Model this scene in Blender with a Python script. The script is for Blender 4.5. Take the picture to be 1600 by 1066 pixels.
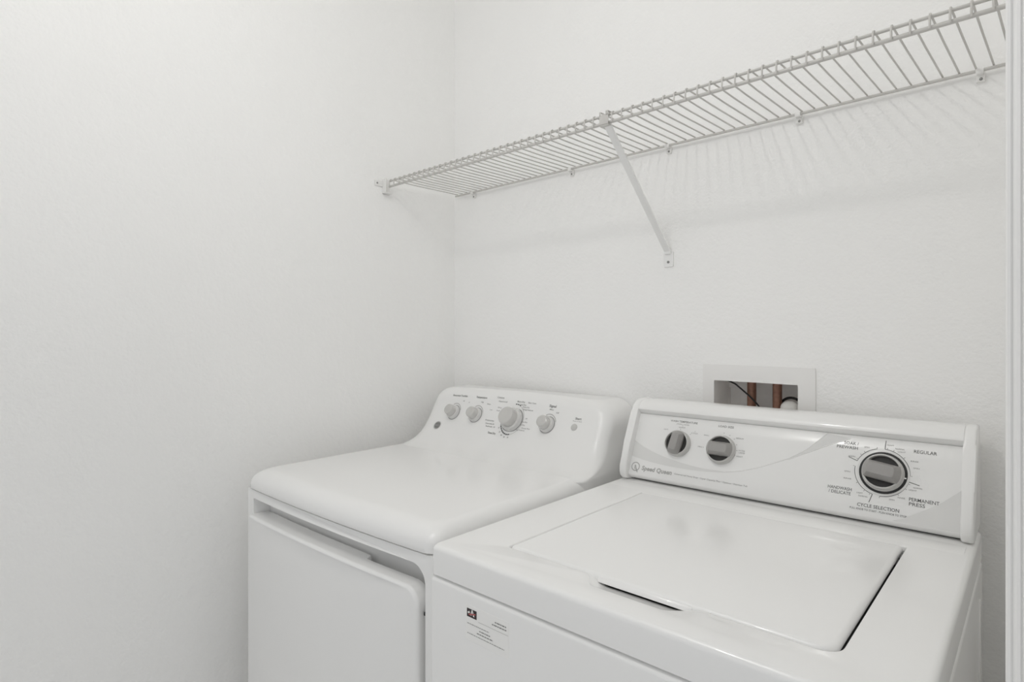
import bpy, bmesh, math, random
import numpy as np
from mathutils import Vector, Matrix
from mathutils.geometry import tessellate_polygon

for o in list(bpy.data.objects):
    bpy.data.objects.remove(o, do_unlink=True)
scene = bpy.context.scene
COL = scene.collection
PI = math.pi
random.seed(4)

# ------------------------------------------------------------------ camera
cam_d = bpy.data.cameras.new('camera')
cam = bpy.data.objects.new('camera', cam_d)
COL.objects.link(cam)
cam.location = (1.6512, -1.3952, 1.2696)
cam.rotation_euler = (PI / 2, 0, 0.77213)
cam_d.sensor_fit = 'HORIZONTAL'
cam_d.sensor_width = 36.0
cam_d.lens = 923.69 * 36.0 / 1600.0
cam_d.shift_y = (516.63 - 533.0) / 1600.0
cam_d.clip_start = 0.02
scene.camera = cam

# ------------------------------------------------------------------ light and exposure
world = bpy.data.worlds.new('world')
scene.world = world
world.use_nodes = True
bg = world.node_tree.nodes['Background']
bg.inputs[0].default_value = (0.97, 0.985, 1.0, 1)
bg.inputs[1].default_value = 0.60
LAMP_POS = (0.95, -1.18, 2.60)
LAMP_STRENGTH = 12.0      # frosted bowl, seen from below
CEILING_FILL_STRENGTH = 80.0     # glowing disc added over the bowl for fill bounced off the ceiling
scene.view_settings.view_transform = 'Standard'
scene.view_settings.look = 'None'
scene.view_settings.gamma = 1.0
scene.view_settings.use_curve_mapping = False
scene.view_settings.exposure = 0.09
scene.cycles.max_bounces = 24          # a white room: let the light bounce until it dies out
scene.cycles.diffuse_bounces = 20

# ------------------------------------------------------------------ materials
MATS = {}

def mat(name, col, rough=0.5, metal=0.0, coat=0.0, bump=None, var=0.0, var_scale=6.0, spec=0.5,
        emit=None, emit_strength=0.0, trans=0.0, coat_rough=0.08):
    m = bpy.data.materials.new(name)
    m.use_nodes = True
    nt = m.node_tree
    b = nt.nodes['Principled BSDF']
    b.inputs['Base Color'].default_value = (*col, 1)
    b.inputs['Roughness'].default_value = rough
    b.inputs['Metallic'].default_value = metal
    b.inputs['Coat Weight'].default_value = coat
    b.inputs['Coat Roughness'].default_value = coat_rough
    b.inputs['Specular IOR Level'].default_value = spec
    b.inputs['Transmission Weight'].default_value = trans
    if emit:
        b.inputs['Emission Color'].default_value = (*emit, 1)
        b.inputs['Emission Strength'].default_value = emit_strength
    tc = nt.nodes.new('ShaderNodeTexCoord')
    if var > 0:
        n = nt.nodes.new('ShaderNodeTexNoise')
        n.inputs['Scale'].default_value = var_scale
        n.inputs['Detail'].default_value = 3
        nt.links.new(tc.outputs['Object'], n.inputs['Vector'])
        r = nt.nodes.new('ShaderNodeMapRange')
        r.inputs['From Min'].default_value = 0.3
        r.inputs['From Max'].default_value = 0.7
        r.inputs['To Min'].default_value = 1 - var
        r.inputs['To Max'].default_value = 1 + var
        nt.links.new(n.outputs['Fac'], r.inputs['Value'])
        mx = nt.nodes.new('ShaderNodeVectorMath')
        mx.operation = 'SCALE'
        mx.inputs[0].default_value = col
        nt.links.new(r.outputs['Result'], mx.inputs['Scale'])
        nt.links.new(mx.outputs['Vector'], b.inputs['Base Color'])
    if bump:
        layers, strength, dist = bump
        prev = None
        for (sc, det, w) in layers:
            n = nt.nodes.new('ShaderNodeTexNoise')
            n.inputs['Scale'].default_value = sc
            n.inputs['Detail'].default_value = det
            n.inputs['Roughness'].default_value = 0.55
            nt.links.new(tc.outputs['Object'], n.inputs['Vector'])
            mm = nt.nodes.new('ShaderNodeMath')
            mm.operation = 'MULTIPLY'
            mm.inputs[1].default_value = w
            nt.links.new(n.outputs['Fac'], mm.inputs[0])
            if prev:
                a = nt.nodes.new('ShaderNodeMath')
                nt.links.new(prev.outputs[0], a.inputs[0])
                nt.links.new(mm.outputs[0], a.inputs[1])
                prev = a
            else:
                prev = mm
        bp = nt.nodes.new('ShaderNodeBump')
        bp.inputs['Strength'].default_value = strength
        bp.inputs['Distance'].default_value = dist
        nt.links.new(prev.outputs[0], bp.inputs['Height'])
        nt.links.new(bp.outputs['Normal'], b.inputs['Normal'])
    MATS[name] = m
    return m

mat('wall_paint', (0.915, 0.912, 0.903), rough=0.85, spec=0.25, var=0.008, var_scale=2.0,
    bump=([(70, 2, 0.7), (170, 2, 0.3)], 0.55, 0.004))
mat('ceiling_paint', (0.90, 0.898, 0.89), rough=0.9, spec=0.2, bump=([(60, 3, 1.0)], 0.3, 0.003))
mat('floor_tile', (0.78, 0.77, 0.75), rough=0.45, var=0.08, var_scale=3.0)
mat('trim_paint', (0.86, 0.857, 0.85), rough=0.35, spec=0.5)
mat('enamel', (0.875, 0.873, 0.866), rough=0.30, coat=0.5, coat_rough=0.05, var=0.006, var_scale=3.0)
mat('plastic_white', (0.86, 0.858, 0.85), rough=0.33, coat=0.4, coat_rough=0.05)
mat('panel_white', (0.85, 0.848, 0.84), rough=0.22, coat=0.3)
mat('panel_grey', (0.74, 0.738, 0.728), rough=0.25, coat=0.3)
mat('knob_clear', (0.70, 0.695, 0.685), rough=0.22, coat=0.4)
mat('knob_cap', (0.60, 0.59, 0.575), rough=0.26, metal=0.25, coat=0.4)
mat('knob_shade', (0.30, 0.295, 0.29), rough=0.3)
mat('knob_ring', (0.57, 0.565, 0.55), rough=0.35)
mat('knob_grip', (0.345, 0.335, 0.325), rough=0.38)
mat('knob_well', (0.022, 0.021, 0.019), rough=0.45)
mat('black_plastic', (0.018, 0.018, 0.018), rough=0.4)
mat('ink_dark', (0.09, 0.09, 0.088), rough=0.6)
mat('ink_grey', (0.26, 0.258, 0.252), rough=0.6)
mat('ink_pale', (0.42, 0.417, 0.405), rough=0.6)
mat('gasket_grey', (0.10, 0.10, 0.10), rough=0.7)
mat('wire_vinyl', (0.58, 0.568, 0.545), rough=0.4, coat=0.1)
mat('clip_plastic', (0.82, 0.815, 0.80), rough=0.4)
mat('screw_steel', (0.28, 0.28, 0.27), rough=0.4, metal=0.7)
mat('box_plastic', (0.88, 0.87, 0.855), rough=0.6, var=0.06, var_scale=20)
mat('box_frame', (0.87, 0.862, 0.85), rough=0.5)
mat('copper', (0.29, 0.155, 0.11), rough=0.40, metal=0.5, var=0.25, var_scale=60)
mat('cable_black', (0.012, 0.011, 0.011), rough=0.5)
mat('pvc_white', (0.80, 0.79, 0.76), rough=0.4)
mat('sticker', (0.885, 0.88, 0.865), rough=0.45)
mat('sticker_black', (0.03, 0.02, 0.022), rough=0.5)
mat('sticker_red', (0.42, 0.10, 0.10), rough=0.5)
mat('lamp_glass', (0.9, 0.9, 0.9), rough=0.4, emit=(1.0, 0.985, 0.955), emit_strength=LAMP_STRENGTH)
mat('ceiling_fill_disc', (0.9, 0.9, 0.9), rough=0.4, emit=(1.0, 0.985, 0.955), emit_strength=CEILING_FILL_STRENGTH)
mat('lamp_metal', (0.6, 0.6, 0.6), rough=0.3, metal=0.8)

for m_ in ('lamp_glass', 'ceiling_fill_disc'):
    MATS[m_].cycles.emission_sampling = 'FRONT'

# ------------------------------------------------------------------ helpers
def add_box(bm, x0, x1, y0, y1, z0, z1, bevel=0.0, seg=2):
    vs = [bm.verts.new(p) for p in ((x0, y0, z0), (x1, y0, z0), (x1, y1, z0), (x0, y1, z0),
                                    (x0, y0, z1), (x1, y0, z1), (x1, y1, z1), (x0, y1, z1))]
    fs = [bm.faces.new([vs[i] for i in f]) for f in ((3, 2, 1, 0), (4, 5, 6, 7), (0, 1, 5, 4), (1, 2, 6, 5), (2, 3, 7, 6), (3, 0, 4, 7))]
    if bevel > 0:
        es = list({e for f in fs for e in f.edges})
        bmesh.ops.bevel(bm, geom=es, offset=bevel, segments=seg, profile=0.5, affect='EDGES', clamp_overlap=True)

def add_loft(bm, rings, cap0=True, cap1=True, closed=True):
    R = [[bm.verts.new(p) for p in r] for r in rings]
    n = len(R[0])
    for a, b in zip(R[:-1], R[1:]):
        for i in range(n if closed else n - 1):
            j = (i + 1) % n
            bm.faces.new((a[i], a[j], b[j], b[i]))
    if cap0:
        bm.faces.new(list(reversed(R[0])))
    if cap1:
        bm.faces.new(R[-1])
    return R

def add_tube(bm, pts, r, n=8, caps=True):
    pts = [Vector(p) for p in pts]
    rings = []
    up = None
    for i, p in enumerate(pts):
        a = pts[max(i - 1, 0)]
        b = pts[min(i + 1, len(pts) - 1)]
        t = (b - a).normalized()
        if up is None:
            up = Vector((0, 0, 1)) if abs(t.z) < 0.9 else Vector((1, 0, 0))
        x = t.cross(up)
        if x.length < 1e-4:
            x = t.cross(Vector((0, 1, 0)))
        x.normalize()
        y = x.cross(t).normalized()
        up = y
        rr = r[i] if isinstance(r, (list, tuple)) else r
        rings.append([p + x * (math.cos(2 * PI * k / n) * rr) + y * (math.sin(2 * PI * k / n) * rr) for k in range(n)])
    add_loft(bm, rings, caps, caps)

def add_lathe(bm, prof, M=None, n=32):
    """prof: list of (radius, height); revolves round local z, then M"""
    M = M or Matrix()
    rings = []
    for r, h in prof:
        rings.append([M @ Vector((max(r, 1e-5) * math.cos(2 * PI * k / n), max(r, 1e-5) * math.sin(2 * PI * k / n), h)) for k in range(n)])
    add_loft(bm, rings)

def add_prism(bm, poly, a0, a1, fn, bevel=0.0, seg=2):
    """poly: 2D points; fn(p, q, a) -> 3D; extruded a0..a1"""
    r0 = [bm.verts.new(fn(p, q, a0)) for p, q in poly]
    r1 = [bm.verts.new(fn(p, q, a1)) for p, q in poly]
    n = len(poly)
    fs = [bm.faces.new(r0[::-1]), bm.faces.new(r1)]
    for i in range(n):
        j = (i + 1) % n
        fs.append(bm.faces.new((r0[i], r0[j], r1[j], r1[i])))
    if bevel > 0:
        es = list({e for f in fs[:2] for e in f.edges})
        bmesh.ops.bevel(bm, geom=es, offset=bevel, segments=seg, profile=0.5, affect='EDGES', clamp_overlap=True)

def add_sheet(bm, outer, holes, fn, a0, a1=None):
    """plate with holes; fn(p, q, a) -> 3D; thickness a0..a1"""
    loops = [outer] + holes
    flat = [p for l in loops for p in l]
    tris = tessellate_polygon([[Vector((p, q, 0)) for p, q in l] for l in loops])
    v0 = [bm.verts.new(fn(p, q, a0)) for p, q in flat]
    for t in tris:
        bm.faces.new([v0[i] for i in t])
    if a1 is not None:
        v1 = [bm.verts.new(fn(p, q, a1)) for p, q in flat]
        for t in tris:
            bm.faces.new([v1[i] for i in reversed(t)])
        k = 0
        for l in loops:
            n = len(l)
            for i in range(n):
                j = (i + 1) % n
                bm.faces.new((v0[k + i], v0[k + j], v1[k + j], v1[k + i]))
            k += n

def rrect(x0, x1, y0, y1, r, seg=6, nx=1, ny=1):
    """rounded rectangle, counter clockwise; r scalar or 4 radii (bl, br, tr, tl)"""
    rs = r if isinstance(r, (list, tuple)) else (r,) * 4
    cs = [((x0, y0), (1, 1), PI), ((x1, y0), (-1, 1), 1.5 * PI), ((x1, y1), (-1, -1), 0), ((x0, y1), (1, -1), 0.5 * PI)]
    pts = []
    for i, (((cx, cy), (sx, sy), a0), rr) in enumerate(zip(cs, rs)):
        for k in range(seg + 1):
            a = a0 + 0.5 * PI * k / seg
            pts.append((cx + sx * rr + rr * math.cos(a), cy + sy * rr + rr * math.sin(a)))
        nxt = cs[(i + 1) % 4]
        m = nx if i in (0, 2) else ny
        # straight run to next corner
        (nx0, ny0), (nsx, nsy), na = nxt
        nr = rs[(i + 1) % 4]
        e = (nx0 + nsx * nr + nr * math.cos(na), ny0 + nsy * nr + nr * math.sin(na))
        s = pts[-1]
        for k in range(1, m):
            t = k / m
            pts.append((s[0] + (e[0] - s[0]) * t, s[1] + (e[1] - s[1]) * t))
    return pts

def finish(name, bm, m, parent=None, smooth=35, loc=None, rot=None):
    bmesh.ops.remove_doubles(bm, verts=bm.verts, dist=1e-6)
    bmesh.ops.recalc_face_normals(bm, faces=bm.faces)
    me = bpy.data.meshes.new(name)
    bm.to_mesh(me)
    bm.free()
    me.materials.append(MATS[m])
    if smooth:
        me.shade_smooth()
        me.set_sharp_from_angle(angle=math.radians(smooth))
    o = bpy.data.objects.new(name, me)
    COL.objects.link(o)
    if parent:
        o.parent = parent
    if loc:
        o.location = loc
    if rot:
        o.rotation_euler = rot
    return o

def copy_obj(o, parent=None, loc=None, rot=None):
    c = o.copy()
    COL.objects.link(c)
    c.parent = parent
    if loc:
        c.location = loc
    if rot:
        c.rotation_euler = rot
    return c

def empty(name, loc, rz=0.0):
    o = bpy.data.objects.new(name, None)
    COL.objects.link(o)
    o.location = loc
    o.rotation_euler = (0, 0, rz)
    o.empty_display_size = 0.05
    return o

def tag(o, label=None, cat=None, group=None, kind=None):
    if label:
        o['label'] = label
    if cat:
        o['category'] = cat
    if group:
        o['group'] = group
    if kind:
        o['kind'] = kind
    return o

_text_cache = {}

def text2d(s, bold=0.0):
    """verts (x, y) with cap height 1 and triangles/polys of a flat text"""
    key = (s, bold)
    if key in _text_cache:
        return _text_cache[key]
    cu = bpy.data.curves.new('glyphs', 'FONT')
    cu.body = s
    cu.size = 1.0
    cu.resolution_u = 2
    cu.offset = bold
    ob = bpy.data.objects.new('glyphs', cu)
    COL.objects.link(ob)
    bpy.context.view_layer.update()
    me = bpy.data.meshes.new_from_object(ob.evaluated_get(bpy.context.evaluated_depsgraph_get()))
    vs = [(v.co.x / 0.69, v.co.y / 0.69) for v in me.vertices]
    fs = [tuple(p.vertices) for p in me.polygons]
    bpy.data.objects.remove(ob)
    bpy.data.curves.remove(cu)
    bpy.data.meshes.remove(me)
    _text_cache[key] = (vs, fs)
    return vs, fs

def add_text(bm, s, x0, x1, y, cap, fn, bold=0.0, slant=0.0):
    """lettering from x0 to x1 on base line y; fn(p, q) -> 3D"""
    vs, fs = text2d(s, bold)
    mn = min(v[0] for v in vs)
    mx = max(v[0] for v in vs)
    k = (x1 - x0) / (mx - mn)
    bv = [bm.verts.new(fn(x0 + (v[0] - mn) * k + slant * v[1] * cap, y + v[1] * cap)) for v in vs]
    for f in fs:
        try:
            bm.faces.new([bv[i] for i in f])
        except ValueError:
            pass

def add_poly(bm, pts, fn):
    v = [bm.verts.new(fn(p, q)) for p, q in pts]
    bm.faces.new(v)

def add_stroke(bm, pts, w, fn):
    """flat printed line of width w through 2D pts"""
    n = len(pts)
    L, R = [], []
    for i in range(n):
        a = pts[max(i - 1, 0)]
        b = pts[min(i + 1, n - 1)]
        dx, dy = b[0] - a[0], b[1] - a[1]
        l = math.hypot(dx, dy) or 1
        nx, ny = -dy / l * w / 2, dx / l * w / 2
        L.append(bm.verts.new(fn(pts[i][0] + nx, pts[i][1] + ny)))
        R.append(bm.verts.new(fn(pts[i][0] - nx, pts[i][1] - ny)))
    for i in range(n - 1):
        bm.faces.new((L[i], L[i + 1], R[i + 1], R[i]))

def arc(cx, cy, r, a0, a1, n=24):
    return [(cx + r * math.cos(math.radians(a0 + (a1 - a0) * k / n)), cy + r * math.sin(math.radians(a0 + (a1 - a0) * k / n))) for k in range(n + 1)]

def hermite(xs, ys):
    xs = np.array(xs, float)
    ys = np.array(ys, float)
    m = np.gradient(ys, xs)
    def f(x):
        x = min(max(x, xs[0]), xs[-1])
        i = min(int(np.searchsorted(xs, x, side='right')) - 1, len(xs) - 2)
        h = xs[i + 1] - xs[i]
        t = (x - xs[i]) / h
        return float((2 * t**3 - 3 * t**2 + 1) * ys[i] + (t**3 - 2 * t**2 + t) * h * m[i] + (-2 * t**3 + 3 * t**2) * ys[i + 1] + (t**3 - t**2) * h * m[i + 1])
    return f

def smoothstep(a, b, x):
    t = min(max((x - a) / (b - a), 0), 1)
    return t * t * (3 - 2 * t)

def basis(o, x, y):
    x = Vector(x).normalized()
    y = Vector(y).normalized()
    z = x.cross(y)
    M = Matrix((x, y, z)).transposed().to_4x4()
    M.translation = Vector(o)
    return M

# ------------------------------------------------------------------ the room
CEIL = 2.60
RX = 1.76          # right wall of the laundry alcove
REAR = -2.8

bm = bmesh.new()   # back wall with the hole for the washer outlet box
add_sheet(bm, [(-0.12, 0), (RX + 0.12, 0), (RX + 0.12, CEIL), (-0.12, CEIL)], [rrect(0.988, 1.192, 0.985, 1.151, 0.001, 1)],
          lambda p, q, a: (p, a, q), 0.0, 0.12)
tag(finish('wall_back', bm, 'wall_paint', smooth=0), kind='structure', label='white textured wall behind the washer and dryer')
bm = bmesh.new()
add_box(bm, -0.12, 0, REAR, 0, 0, CEIL)
tag(finish('wall_left', bm, 'wall_paint', smooth=0), kind='structure', label='white textured side wall beside the dryer')
bm = bmesh.new()
add_box(bm, RX, RX + 0.12, -0.70, 0, 0, CEIL)
tag(finish('wall_right', bm, 'wall_paint', smooth=0), kind='structure', label='white side wall beside the washer')
bm = bmesh.new()
add_box(bm, 1.655, 3.0, -0.70, -0.585, 0, CEIL)
tag(finish('wall_front', bm, 'wall_paint', smooth=0), kind='structure', label='white wall return carrying the door casing')
bm = bmesh.new()
add_box(bm, -0.12, 3.0, REAR, 0.12, -0.05, 0)
tag(finish('floor', bm, 'floor_tile', smooth=0), kind='structure', label='light brown tiled floor')
bm = bmesh.new()
add_box(bm, -0.12, 3.0, REAR, 0.12, CEIL, CEIL + 0.05)
tag(finish('ceiling', bm, 'ceiling_paint', smooth=0), kind='structure', label='white textured ceiling')
bm = bmesh.new()
add_box(bm, 0, 0.013, REAR, -0.002, 0, 0.085, 0.003)
tag(finish('baseboard_left', bm, 'trim_paint'), kind='structure', label='white baseboard along the side wall')
# door casing: a moulded profile at the edge of the opening, and the jamb board behind it
prof = [(1.5985, -0.7005), (1.5985, -0.7080), (1.6000, -0.7105), (1.6022, -0.7112), (1.6036, -0.7098), (1.6050, -0.7122), (1.6068, -0.7140),
        (1.6090, -0.7148), (1.6101, -0.7132), (1.6115, -0.7160), (1.632, -0.7185), (1.650, -0.7190), (1.6560, -0.7165), (1.6560, -0.7005)]
bm = bmesh.new()
add_prism(bm, prof, 0, CEIL - 0.3, lambda p, q, a: (p, q, a))
tag(finish('trim_1', bm, 'trim_paint', smooth=25), kind='structure', label='white moulded door casing at the edge of the opening')
bm = bmesh.new()
add_box(bm, 1.606, 1.655, -0.7005, -0.585, 0, CEIL - 0.3, 0.001)
tag(finish('trim_2', bm, 'trim_paint'), kind='structure', label='white door jamb board behind the casing')

# ceiling lamp
lamp = tag(empty('ceiling_lamp', LAMP_POS), 'round white flush ceiling lamp with a frosted dome', 'lamp')
bm = bmesh.new()
add_lathe(bm, [(0.065, 0.0), (0.065, -0.012), (0.055, -0.02), (0.010, -0.022), (0.010, -0.1843), (0.0005, -0.1843)], n=32)
finish('lamp_stem', bm, 'lamp_metal', lamp)
bm = bmesh.new()
bowl = [(0.050 * math.cos(a), -0.185 - 0.042 * math.sin(a)) for a in np.linspace(0.0, PI / 2, 8)]
add_lathe(bm, bowl[::-1], n=28)
finish('lamp_shade', bm, 'lamp_glass', lamp, smooth=80)
bm = bmesh.new()
add_lathe(bm, [(0.0105, -0.1848), (0.0495, -0.1848), (0.0495, -0.1842), (0.0105, -0.1842)], n=28)
finish('ceiling_fill_disc', bm, 'ceiling_fill_disc', lamp, smooth=0)  # unseen upward emitter, added for soft ceiling bounce
ld = bpy.data.lights.new('lamp_light', 'POINT')
ld.energy = 7.0
ld.color = (1.0, 0.985, 0.955)
ld.shadow_soft_size = 0.035
lo = bpy.data.objects.new('lamp_light', ld)
COL.objects.link(lo)
lo.parent = lamp
lo.location = (0, 0, -0.275)

# ------------------------------------------------------------------ wire shelf
SX = lambda n: 1.5541 - 0.0254 * n
SZ = lambda x: 1.7525 + 0.0019 * (1.5541 - x)
shelf = tag(empty('wire_shelf', (0, 0, 1.7525)), 'long white wire shelf with a lipped front running along the back wall', 'shelf')
X0, X1 = 0.022, 1.748
def rail(name, y, dz, r):
    bm = bmesh.new()
    add_tube(bm, [(X0, y, SZ(X0) - 1.7525 + dz), (X1, y, SZ(X1) - 1.7525 + dz)], r, 12)
    return finish(name, bm, 'wire_vinyl', shelf, smooth=60)
rail('front_rail', -0.2945, -0.0002, 0.0029)
rail('front_rail', -0.2945, -0.0174, 0.0037)
rail('back_rail', -0.0125, -0.0035, 0.0033)
bm = bmesh.new()
path = [(0, -0.009, 0.0016), (0, -0.180, 0.0018), (0, -0.288, 0.0040), (0, -0.2945, 0.0044), (0, -0.2982, 0.0026), (0, -0.3000, -0.0015), (0, -0.3002, -0.0174), (0, -0.2994, -0.0200)]
add_tube(bm, path, 0.00175, 6)
w0 = finish('deck_wire', bm, 'wire_vinyl', shelf, smooth=60)
first = True
for n in range(-7, 61):
    x = SX(n)
    if x < 0.027:
        continue
    o = w0 if first else copy_obj(w0, shelf)
    o.location = (x, 0, SZ(x) - 1.7525)
    first = False

# wall clips under the back rail
def make_clip(x, label):
    e = tag(empty('shelf_clip', (x, 0, SZ(x) - 0.0095)), label, 'clip', 'shelf clips along the back wall')
    return e
clip_at = [(0.112, 'small white shelf clip at the dryer end of the wire shelf'), (0.547, 'small white shelf clip above the dryer console'),
           (0.869, 'small white shelf clip just beside the diagonal brace'), (1.191, 'small white shelf clip above the outlet box'),
           (1.509, 'small white shelf clip next to the door casing')]
parts = None
for x, lab in clip_at:
    e = make_clip(x, lab)
    if parts is None:
        bm = bmesh.new()
        add_box(bm, -0.0065, 0.0065, -0.0075, -0.0003, -0.013, 0.006, 0.0012)
        add_box(bm, -0.0060, 0.0060, -0.0175, -0.007, -0.0005, 0.003, 0.001)
        add_box(bm, -0.0060, 0.0060, -0.0180, -0.0155, 0.001, 0.0095, 0.001)
        a = finish('clip_body', bm, 'clip_plastic', e)
        bm = bmesh.new()
        add_lathe(bm, [(0.0028, 0), (0.0028, 0.0008), (0.0018, 0.0014)], Matrix.Translation((0.001, -0.0074, -0.0085)) @ Matrix.Rotation(PI / 2, 4, 'X'), 12)
        b = finish('screw', bm, 'screw_steel', e)
        parts = (a, b)
    else:
        for p in parts:
            copy_obj(p, e)

# end bracket on the side wall
e = tag(empty('end_bracket', (0, -0.306, SZ(0) - 0.0145)), 'white plastic end bracket holding the shelf to the side wall', 'bracket')
bm = bmesh.new()
add_box(bm, 0.0003, 0.021, -0.0020, 0.0010, -0.0240, 0.0245, 0.0008)
add_box(bm, 0.0003, 0.004, -0.0015, 0.0260, -0.0240, 0.0245, 0.0008)
add_box(bm, 0.0003, 0.021, -0.0015, 0.0260, -0.0240, -0.0200, 0.0008)
add_box(bm, 0.0003, 0.004, -0.0310, -0.0010, -0.0020, 0.0160, 0.0010)
finish('bracket_body', bm, 'clip_plastic', e)
bm = bmesh.new()
add_lathe(bm, [(0.0030, 0), (0.0030, 0.0008), (0.0018, 0.0016)], Matrix.Translation((0.0038, -0.0225, 0.0070)) @ Matrix.Rotation(PI / 2, 4, 'Y'), 12)
finish('screw', bm, 'screw_steel', e)

# diagonal brace
e = tag(empty('shelf_brace', (0.866, 0, 1.455)), 'white diagonal metal brace propping the middle of the wire shelf', 'brace')
bm = bmesh.new()
A = Vector((0.012, -0.2965, 1.7325 - 1.455))
B = Vector((-0.001, -0.0065, 1.474 - 1.455))
t = (B - A).normalized()
sx = Vector((1, 0, 0)) - t * t.x
sx.normalize()
nn = t.cross(sx)
sec = [(-0.0085, 0), (0.0085, 0), (0.0085, 0.005), (0.0073, 0.005), (0.0073, 0.0013), (-0.0073, 0.0013), (-0.0073, 0.005), (-0.0085, 0.005)]
sg = 1 if nn.z > 0 else -1
add_loft(bm, [[P + sx * a + nn * (b * sg) for a, b in sec] for P in (A, B)])
finish('strut', bm, 'plastic_white', e, smooth=0)
bm = bmesh.new()
add_prism(bm, rrect(-0.0140, 0.0140, -0.0185, 0.0205, 0.0025, 3), -0.0003, -0.0034, lambda p, q, a: (p, a, q))
add_box(bm, -0.0085, 0.0085, -0.0085, -0.003, 0.014, 0.026, 0.001)
finish('foot', bm, 'plastic_white', e, smooth=30)
bm = bmesh.new()
add_lathe(bm, [(0.0035, 0), (0.0035, 0.001), (0.002, 0.0019)], Matrix.Translation((0, -0.0033, -0.0065)) @ Matrix.Rotation(PI / 2, 4, 'X'), 14)
finish('screw', bm, 'screw_steel', e)
bm = bmesh.new()   # hook gripping the lip of the shelf
dz = 1.7525 - 1.455
add_box(bm, -0.003, 0.021, -0.3045, -0.3025, dz - 0.021, dz + 0.0005, 0.0006)
add_box(bm, -0.003, 0.021, -0.3035, -0.2890, dz - 0.0235, dz - 0.0215, 0.0006)
add_box(bm, -0.003, 0.001, -0.3045, -0.2890, dz + 0.0066, dz + 0.0082, 0.0006)
add_box(bm, 0.014, 0.021, -0.3045, -0.2890, dz + 0.0066, dz + 0.0082, 0.0006)
add_box(bm, -0.003, 0.001, -0.3045, -0.3030, dz - 0.002, dz + 0.0080, 0.0005)
add_box(bm, 0.014, 0.021, -0.3045, -0.3030, dz - 0.002, dz + 0.0080, 0.0005)
finish('hook', bm, 'wire_vinyl', e)

# ------------------------------------------------------------------ washer outlet box with its pipes
ob = tag(empty('outlet_box', (1.0935, 0, 1.068)), 'white framed washer outlet box set into the back wall', 'outlet box')
bm = bmesh.new()
add_sheet(bm, rrect(-0.1305, 0.1305, -0.125, 0.119, 0.003, 2), [rrect(-0.1015, 0.0945, -0.078, 0.0795, 0.002, 2)[::-1]], lambda p, q, a: (p, a, q), -0.0055, -0.0002)
finish('frame', bm, 'box_frame', ob, smooth=30)
bm = bmesh.new()   # open tray
for a in ((-0.1045, -0.1020, -0.0001, 0.094, -0.081, 0.0825), (0.0955, 0.0980, -0.0001, 0.094, -0.081, 0.0825),
          (-0.1045, 0.0980, 0.0915, 0.094, -0.081, 0.0825), (-0.1045, 0.0980, -0.0001, 0.094, 0.0800, 0.0825), (-0.1045, 0.0980, -0.0001, 0.094, -0.0810, -0.0785)):
    add_box(bm, *a)
add_box(bm, -0.070, -0.048, 0.075, 0.0916, -0.0785, 0.0800)
add_box(bm, -0.1020, -0.048, 0.080, 0.0916, 0.055, 0.0800)
finish('tray', bm, 'box_plastic', ob, smooth=0)
for x, lab in ((1.0631, 'bare copper water pipe crossed by the black cable'), (1.1240, 'bare copper water pipe beside the white drain cap')):
    p = tag(empty('copper_pipe', (x, 0.048, 1.0)), lab, 'pipe', 'copper pipes in the outlet box')
    bm = bmesh.new()
    add_tube(bm, [(0, 0, -0.010), (0, 0, 0.147)], 0.0105, 16)
    finish('tube', bm, 'copper', p, smooth=60)
    bm = bmesh.new()
    add_lathe(bm, [(0.0135, -0.0103), (0.0135, 0.022), (0.0107, 0.024)], n=18)
    finish('coupling', bm, 'copper', p)
bm = bmesh.new()
pts = [(1.012, 0.030, 1.1455), (1.030, 0.030, 1.1385), (1.048, 0.028, 1.1255), (1.064, 0.028, 1.1130), (1.079, 0.030, 1.0985), (1.091, 0.032, 1.083), (1.099, 0.036, 1.060), (1.102, 0.040, 1.030), (1.102, 0.046, 0.992)]
add_tube(bm, pts, 0.0021, 8)
tag(finish('black_cable', bm, 'cable_black', smooth=60), 'thin black cable curving down across the copper pipe', 'cable')
dc = tag(empty('drain_cap', (1.157, 0.035, 0.99)), 'white rounded drain cap ringed by a black hose in the outlet box', 'drain cap')
bm = bmesh.new()
add_lathe(bm, [(0.017, 0), (0.017, 0.09), (0.0205, 0.092), (0.0205, 0.100)] + [(0.0205 * math.cos(a), 0.100 + 0.0165 * math.sin(a)) for a in np.linspace(0.15, PI / 2, 7)], n=24)
finish('cap', bm, 'pvc_white', dc, smooth=50)
bm = bmesh.new()
add_tube(bm, [(0.0285 * math.cos(a) - 0.004, 0.0225, 0.091 + 0.0305 * math.sin(a)) for a in np.linspace(PI * 1.0, 0.12, 18)], 0.0030, 8)
finish('hose_ring', bm, 'cable_black', dc, smooth=60)

def add_feet(parent, us, vs):
    for u in us:
        for v in vs:
            bm = bmesh.new()
            add_lathe(bm, [(0.02, 0), (0.02, 0.008), (0.012, 0.01), (0.012, 0.021)], Matrix.Translation((u, -v, 0)), 14)
            finish('foot', bm, 'black_plastic', parent)

def words(rows, fn, m, parent, name='lettering'):
    """each printed word or line is a part of its own: (text, x0, x1, base line, cap height, weight)"""
    for row in rows:
        bm = bmesh.new()
        add_text(bm, *row[:5], fn, *row[5:])
        tag(finish(name, bm, m, parent, smooth=0), kind='stuff')

# ================================================================== DRYER
DW = 0.715
DRY = tag(empty('dryer', (0.0665, -0.0891, 0), 0.055), 'white dryer with four grey knobs on its sloped console, next to the side wall', 'dryer')
BOW = 0.010
def bow(u):
    x = (u - DW / 2) / (DW / 2)
    return BOW * (1 - x * x)
def D(u, v, z):
    return (u, -v, z)
def Dbow(u, v, z):
    return (u, -(v + bow(u) * smoothstep(0.35, 0.68, v)), z)

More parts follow.
